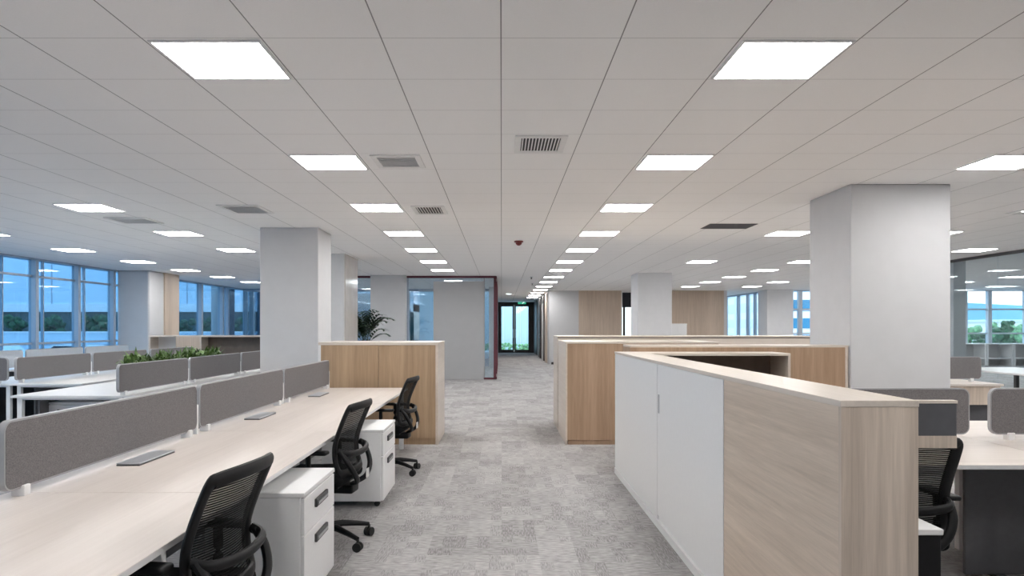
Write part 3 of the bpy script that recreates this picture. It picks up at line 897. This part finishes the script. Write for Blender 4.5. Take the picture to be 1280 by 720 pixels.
ob('divider', la(XA0 + .03, XA1 - .02, 5.35, 5.374, .06, HA - .022), 'darkgrey', t)
ob('return_panel', la(XA1 + .002, 1.533, YA0 + .02, YA0 + .045, 1.094, HA - .012), 'modesty', t)
ob('return_rail', la(XA1 + .002, 1.533, YA0 + .018, YA0 + .05, 1.053, 1.094), 'ashZ', t)
ob('return_cap', la(XA1 + .002, 1.536, YA0 + .018, YA0 + .048, HA - .012, HA - .002), 'topX', t)

# open wing behind the tall cabinet
t = thing('open_shelf_unit', 'open topped-niche shelf unit at right angles behind the white doors', 'shelf', (2.05, 6.9, 0))
a0, a1 = -.652, .66; dp = .48
ob('top', box(a0, a1, 0, dp, HA - .022, HA), 'topX', t)
ob('side_panel', box(a0, a0 + .022, 0, dp, 0, HA - .022), 'topY', t)
ob('side_panel', box(a1 - .022, a1, 0, dp, 0, HA - .022), 'topY', t)
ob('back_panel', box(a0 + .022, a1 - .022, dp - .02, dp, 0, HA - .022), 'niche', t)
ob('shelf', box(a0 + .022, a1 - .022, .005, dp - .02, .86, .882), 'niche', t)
ob('door', box(a0 + .024, a1 - .024, .0, .02, .06, .855), 'white', t)

# run of oak cabinets at right angles, ending against the pillar
t = thing('oak_back_cabinet', 'oak cabinet run whose back abuts the wide grey pillar', 'cabinet', (2.40, 7.40, 0))
a0, a1 = -1.08, 1.085; dp = .42; H = 1.277
ob('back_panel', box(a0, .27, 0, .02, 0, H - .02), 'oakred', t)
ob('back_panel', box(.274, a1 - .03, 0, .02, 0, H - .02), 'oakred', t)
ob('end_panel', box(a1 - .03, a1, -.002, dp, 0, H - .02), 'topY', t)
ob('end_panel', box(a0 - .03, a0, 0, dp, 0, H - .02), 'oakred', t)
ob('top', box(a0 - .03, a1 + .002, -.004, dp, H - .02, H), 'topX', t)
ob('front_panel', box(a0, a1 - .03, dp - .02, dp, 0, H - .02), 'white', t)
# oak cabinet facing the aisle
t = thing('oak_aisle_cabinet', 'reddish oak cabinet with pale end, on the aisle behind the white doors', 'cabinet', (.795, 9.14, 0))
H = 1.278
ob('plinth', box(.03, 1.9, .02, 1.2, 0, .055), 'oakred', t)
ob('front_panel', box(.022, 1.9, 0, .02, .06, H - .022), 'oakred', t)
ob('side_panel', box(0, .022, -.002, 1.2, .0, H - .022), 'topY', t)
ob('end_panel', box(1.9, 1.92, 0, 1.2, 0, H - .022), 'topY', t)
ob('back_panel', box(.022, 1.9, 1.18, 1.2, 0, H - .022), 'white', t)
ob('top', box(-.002, 1.92, -.004, 1.2, H - .022, H), 'topX', t)
# longer pale cabinet further back
t = thing('pale_long_cabinet', 'long pale maple cabinet with dark top edge, behind the oak one', 'cabinet', (.794, 10.45, 0))
H = 1.335
ob('front_panel', box(.02, 3.7, 0, .02, 0, H - .03), 'topX', t)
ob('side_panel', box(0, .02, -.002, .8, 0, H - .03), 'topY', t)
ob('edge_strip', box(0, 3.7, -.006, .0, H - .03, H - .018), 'brownframe', t)
ob('top', box(-.002, 3.702, -.004, .8, H - .018, H), 'topX', t)
ob('end_panel', box(3.68, 3.7, .02, .8, 0, H - .03), 'topY', t)
ob('back_panel', box(.02, 3.68, .78, .8, 0, H - .03), 'white', t)
# white cabinet by the far oak wall
t = thing('white_cupboard', 'plain white cupboard standing before the far oak wall', 'cabinet', (6.75, 28.3, 0))
ob('body', box(-.35, .31, -.25, .55, .05, 1.56), 'white', t)
ob('top', box(-.36, .32, -.26, .56, 1.56, 1.60), 'white', t)
ob('door', box(-.34, -.025, -.27, -.25, .07, 1.54), 'white', t)
ob('door', box(-.015, .30, -.27, -.25, .07, 1.54), 'white', t)
ob('plinth', box(-.33, .29, -.2, .5, 0, .05), 'darkgrey', t)

# low open shelf unit at the back left
t = thing('low_shelf_unit', 'low open shelf unit with oak back before the far blue windows', 'shelf', (-6.4, 16.6, 0))
a0, a1 = -1.56, 1.5; dp = .42; H = 1.275
ob('top', box(a0, a1, 0, dp, H - .035, H), 'topX', t)
for x in (a0, -.41, 1.0, a1 - .035): ob('upright', box(x, x + .035, .0, dp, 0, H - .035), 'topY', t)
ob('back_panel', box(a0 + .035, -.95, dp - .02, dp, .0, H - .035), 'white', t)
ob('front_panel', box(-.95, -.41, .0, .02, .0, H - .035), 'oakwall', t)
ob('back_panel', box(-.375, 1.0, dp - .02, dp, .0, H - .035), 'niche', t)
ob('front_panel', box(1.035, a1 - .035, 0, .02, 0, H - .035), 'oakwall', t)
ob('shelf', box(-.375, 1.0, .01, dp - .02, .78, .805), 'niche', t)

# white window shelves in the glazed room
for i in range(4):
    x0 = 17.25 + i * 1.02
    t = thing('window_shelf', f'low white open shelf under the window behind the glass partition, {ORD[i]} from the pillar', 'shelf', (x0, 27.7, 0), 0, 'white shelves under the far window')
    ob('top', box(0, 1.0, 0, .72, .81, .845), 'white', t)
    ob('side_panel', box(0, .06, 0, .72, 0, .81), 'white', t)
    ob('side_panel', box(.94, 1.0, 0, .72, 0, .81), 'white', t)
    ob('back_panel', box(.06, .94, .68, .72, 0, .81), 'panelgrey', t)
    ob('shelf', box(.06, .94, .02, .68, .26, .30), 'white', t)

# ================================================================ PLANTS
def leaf(bm, p, dirv, length, width, droop, seg=5):
    d = Vector(dirv).normalized(); side = d.cross(Vector((0, 0, 1)))
    if side.length < .05: side = Vector((1, 0, 0))
    side.normalize(); prev = None; q = Vector(p)
    for i in range(seg + 1):
        f = i / seg
        w = width * math.sin(PI * min(1, .12 + .88 * f)) * .5 + .001
        a = bm.verts.new(q - side * w); b = bm.verts.new(q + side * w)
        if prev: bm.faces.new((prev[0], prev[1], b, a))
        prev = (a, b)
        d2 = (d + Vector((0, 0, -droop * f))).normalized()
        q = q + d2 * (length / seg)

for i in range(4):
    y0 = 9.32 + i * .76
    if i == 0: lab = 'grey planter trough of leafy green plants closest to the camera on the white bench'
    else: lab = f'grey planter trough of leafy green plants on the white bench, {ORD[i]} from the camera'
    t = thing('planter_trough', lab, 'planter', (-4.75, y0, ZT), 0, 'planter troughs on the white bench')
    bm = bmesh.new(); bx(bm, -.11, .11, 0, .72, 0, .19, bev=.01); ob('trough', bm, 'lightmetal', t)
    ob('soil', box(-.095, .095, .015, .705, .185, .2), 'soil', t)
    bm = bmesh.new()
    for k in range(230):
        px, py = random.uniform(-.08, .08), random.uniform(.06, .66)
        a = random.uniform(0, 2 * PI); el = random.uniform(.35, 1.4)
        leaf(bm, (px, py, .19 + random.uniform(0, .07)), (math.cos(a) * math.cos(el), math.sin(a) * math.cos(el), math.sin(el)), random.uniform(.12, .24), .036, random.uniform(.6, 1.6))
    o = ob('foliage', bm, 'leaf', t)

t = thing('potted_palm', 'dark green potted palm behind the oak cabinet', 'potted plant', (-3.0, 16.3, 0))
bm = bmesh.new()
cyl(bm, (0, 0, .22), .17, .44, seg=28, r2=.23); ob('pot', bm, 'potwhite', t, smooth=True)
bm = bmesh.new(); cyl(bm, (0, 0, .445), .20, .02, seg=24); ob('soil', bm, 'soil', t)
for k in range(5):
    bm = bmesh.new(); a = k * 1.3
    tube(bm, [(.04 * math.cos(a), .04 * math.sin(a), .44), (.06 * math.cos(a), .06 * math.sin(a), .9), (.08 * math.cos(a), .08 * math.sin(a), 1.2)], .014, 6); ob('stem', bm, 'bark', t)
for k in range(34):
    bm = bmesh.new()
    a = k * 2.4; el = .75 + .75 * ((k * 7) % 11) / 11
    ln = .46 + .2 * ((k * 5) % 7) / 7
    z0 = 1.12 + .32 * ((k * 3) % 5) / 5
    d = Vector((math.cos(a) * math.cos(el), math.sin(a) * math.cos(el), math.sin(el)))
    q = Vector((.06 * math.cos(a), .06 * math.sin(a), z0)); pts = [q.copy()]
    for i in range(8):
        f = i / 8
        q = q + (d + Vector((0, 0, -1.15 * f * f))).normalized() * ln / 8; pts.append(q.copy())
    tube(bm, pts, .005, 5)
    for i in range(2, 9):
        tg = (pts[i] - pts[i - 1]).normalized(); sd = tg.cross(Vector((0, 0, 1))).normalized()
        for s in (-1, 1): leaf(bm, pts[i], tg * .75 + sd * s * .8, .25 * (1.15 - i / 14), .05, .8, 3)
    ob('frond', bm, 'palm', t)

# ================================================================ OUTSIDE
struct('ground', box(-90, 90, -30, 170, -1.2, -.9), 'paving')
# building across the yard, seen through the left windows
t = thing('pale_office_building', 'pale blue clad building across the yard with a dark window strip', 'building', (-30, 50, -1))
ob('wall', box(-42, 24, 0, 14, 3.55, 14), 'paleblue', t)
ob('spandrel_band', box(-42, 24, -.1, 14, 3.50, 4.05), 'bldwhite', t)
ob('window_strip', box(-42, 24, .3, 14, .0, 3.50), 'darkstrip', t)
for i in range(14):
    ob('joint', box(-42 + i * 4.6, -42 + i * 4.6 + .08, -.02, .0, 4.05, 14), 'mullion', t)
t = thing('parapet_wall', 'low pale parapet wall before the building across the yard', 'wall', (-30, 45, -1))
ob('wall', box(-42, 24, 0, .3, 0, 2.1), 'paleblue', t)
ob('coping', box(-42, 24, -.06, .36, 2.1, 2.2), 'bldwhite', t)
ob('stripe', box(-42, 24, -.02, 0, 1.35, 1.45), 'mullion', t)

def tree(name, x, y, z0, h, w, label, mat='tree', group=None, seed=0):
    rnd = random.Random(seed)
    t = thing(name, label, 'tree', (x, y, z0), 0, group)
    bm = bmesh.new(); tube(bm, [(0, 0, 0), (.05, 0, h * .3), (0, .05, h * .6)], .09, 8, radii=[.12, .09, .05]); ob('trunk', bm, 'bark', t, smooth=True)
    bm = bmesh.new()
    for k in range(26):
        a = rnd.uniform(0, 2 * PI); r = w * .5 * math.sqrt(rnd.random()); zz = h * rnd.uniform(.35, .92)
        s = bmesh.new(); bmesh.ops.create_icosphere(s, subdivisions=2, radius=w * rnd.uniform(.13, .24))
        for v in s.verts: v.co *= 1 + rnd.uniform(-.22, .22)
        join(bm, s, Matrix.Translation((r * math.cos(a) * (1.1 - .6 * abs(zz / h - .55)), r * math.sin(a) * .6, zz)))
    ob('crown', bm, mat, t)
for i, (px, w) in enumerate(((18, 1.3), (66, 1.5), (120, 1.5), (232, 1.05), (263, 1.05), (300, 1.0))):
    Y = 48.2
    tree('yard_tree', (px - 627) * Y / 920, Y, -1, 3.3, w, f'leafy tree behind the parapet across the yard, {ORD[i]} from the left', group='trees behind the parapet', seed=i)
for i, x in enumerate((-27.5, -22.8)):
    t = thing('parked_car', ['white parked car outside beyond the blue windows', 'second white parked car outside, further along the parapet'][i], 'car', (x, 40, -.9), 0)
    bm = bmesh.new(); prism(bm, [(-2.1, .25), (2.1, .25), (2.15, .7), (1.3, .85), (.7, 1.4), (-1.1, 1.42), (-1.8, .9), (-2.15, .8)], 'Y', -.85, .85); ob('body', bm, 'carwhite', t)
    bm = bmesh.new(); prism(bm, [(1.12, .9), (.65, 1.34), (-1.02, 1.36), (-1.5, .95)], 'Y', -.87, .87); ob('side_window', bm, 'blind', t)
    for wx in (-1.3, 1.35):
        for wy in (-.8, .8):
            bm = bmesh.new(); cyl(bm, (wx, wy, .32), .32, .2, 'Y', 20); ob('wheel', bm, 'rubber', t, smooth=True)
# end of corridor: bright pale wall outside the double door
t = thing('courtyard_screen', 'pale cyan garden wall outside the corridor double door', 'wall', (.7, 47.5, -1))
ob('wall', box(-6, 2.3, 0, .2, 0, 6), 'cyanwall', t)
for i in range(7): ob('joint', box(-5 + i * 1.1, -4.96 + i * 1.1, -.02, 0, 0, 6), 'mullionlight', t)
struct('terrace', box(-4, 4.5, 42.6, 47.5, -.9, -.02), 'bldwhite')
bm = bmesh.new()
for k in range(120):
    s = bmesh.new(); bmesh.ops.create_icosphere(s, subdivisions=1, radius=random.uniform(.07, .13))
    join(bm, s, Matrix.Translation((random.uniform(-1.5, 2.6), 46.6 + random.uniform(-.15, .15), random.uniform(.05, .42))))
o = ob('low_hedge', bm, 'treelight'); tag(o, 'low green hedge outside the corridor double door', 'hedge')
# white building on the right
t = thing('white_office_block', 'white office block with blue window bands outside the right windows', 'building', (15.3, 40, -1))
ob('wall', box(0, 9, 0, 22, 0, 16), 'bldwhite', t)
zz = .6; n = 0
for z0, z1 in ((.35, .8), (1.05, 1.5), (1.75, 2.05), (2.4, 2.95), (3.35, 3.95), (4.4, 5.0), (5.6, 6.4), (7.2, 8.2)):
    ob('window_band', box(.3, 8.7, -.04, 0, z0, z1), 'bldglass', t)
    ob('window_band', box(-.04, 0, .4, 21.6, z0 + .02, z1), 'paleblue', t)
for k in range(6): ob('pier', box(.05 + k * 1.55, .3 + k * 1.55, -.12, 0, 0, 16), 'bldwhite', t)
for k in range(9): ob('pier', box(-.14, 0, .4 + k * 2.4, .75 + k * 2.4, 0, 16), 'paleblue', t)
for i, (px, Y, h, w, mt) in enumerate(((1213, 56, 2.5, 1.4, 'treelight'), (1228, 47, 2.2, 1.1, 'tree'), (1242, 54, 2.9, 1.2, 'treelight'), (1256, 46, 3.0, 1.2, 'tree'), (1270, 58, 2.9, 1.3, 'treelight'), (1282, 45, 2.6, 1.1, 'treelight'))):
    tree('street_tree', (px - 627) * Y / 920, Y, -1, h, w, f'small tree outside the far window behind the glass partition, {ORD[i]} from the pillar', mt, 'trees outside the far right window', 50 + i)
t = thing('white_house', 'white low house among the trees outside the far window', 'building', (46, 62, -1))
ob('wall', box(-5, 1.5, 0, 5, 0, 2.9), 'bldwhite', t)
ob('roof', box(-5.2, 1.7, -.2, 5.2, 2.9, 3.1), 'paleblue', t)
for k in range(3): ob('window', box(-4.5 + k * 2, -3.4 + k * 2, -.03, 0, 1.2, 2.3), 'bldglass', t)
bm = bmesh.new()
pts = [(40, -1), (60, 3.0), (78, 5.2), (92, 6.6), (108, 5.8), (126, 6.9), (150, 5.4), (170, 5.0), (170, -1)]
prism(bm, pts, 'Y', 150, 168)
struct('hill', bm, 'hill')
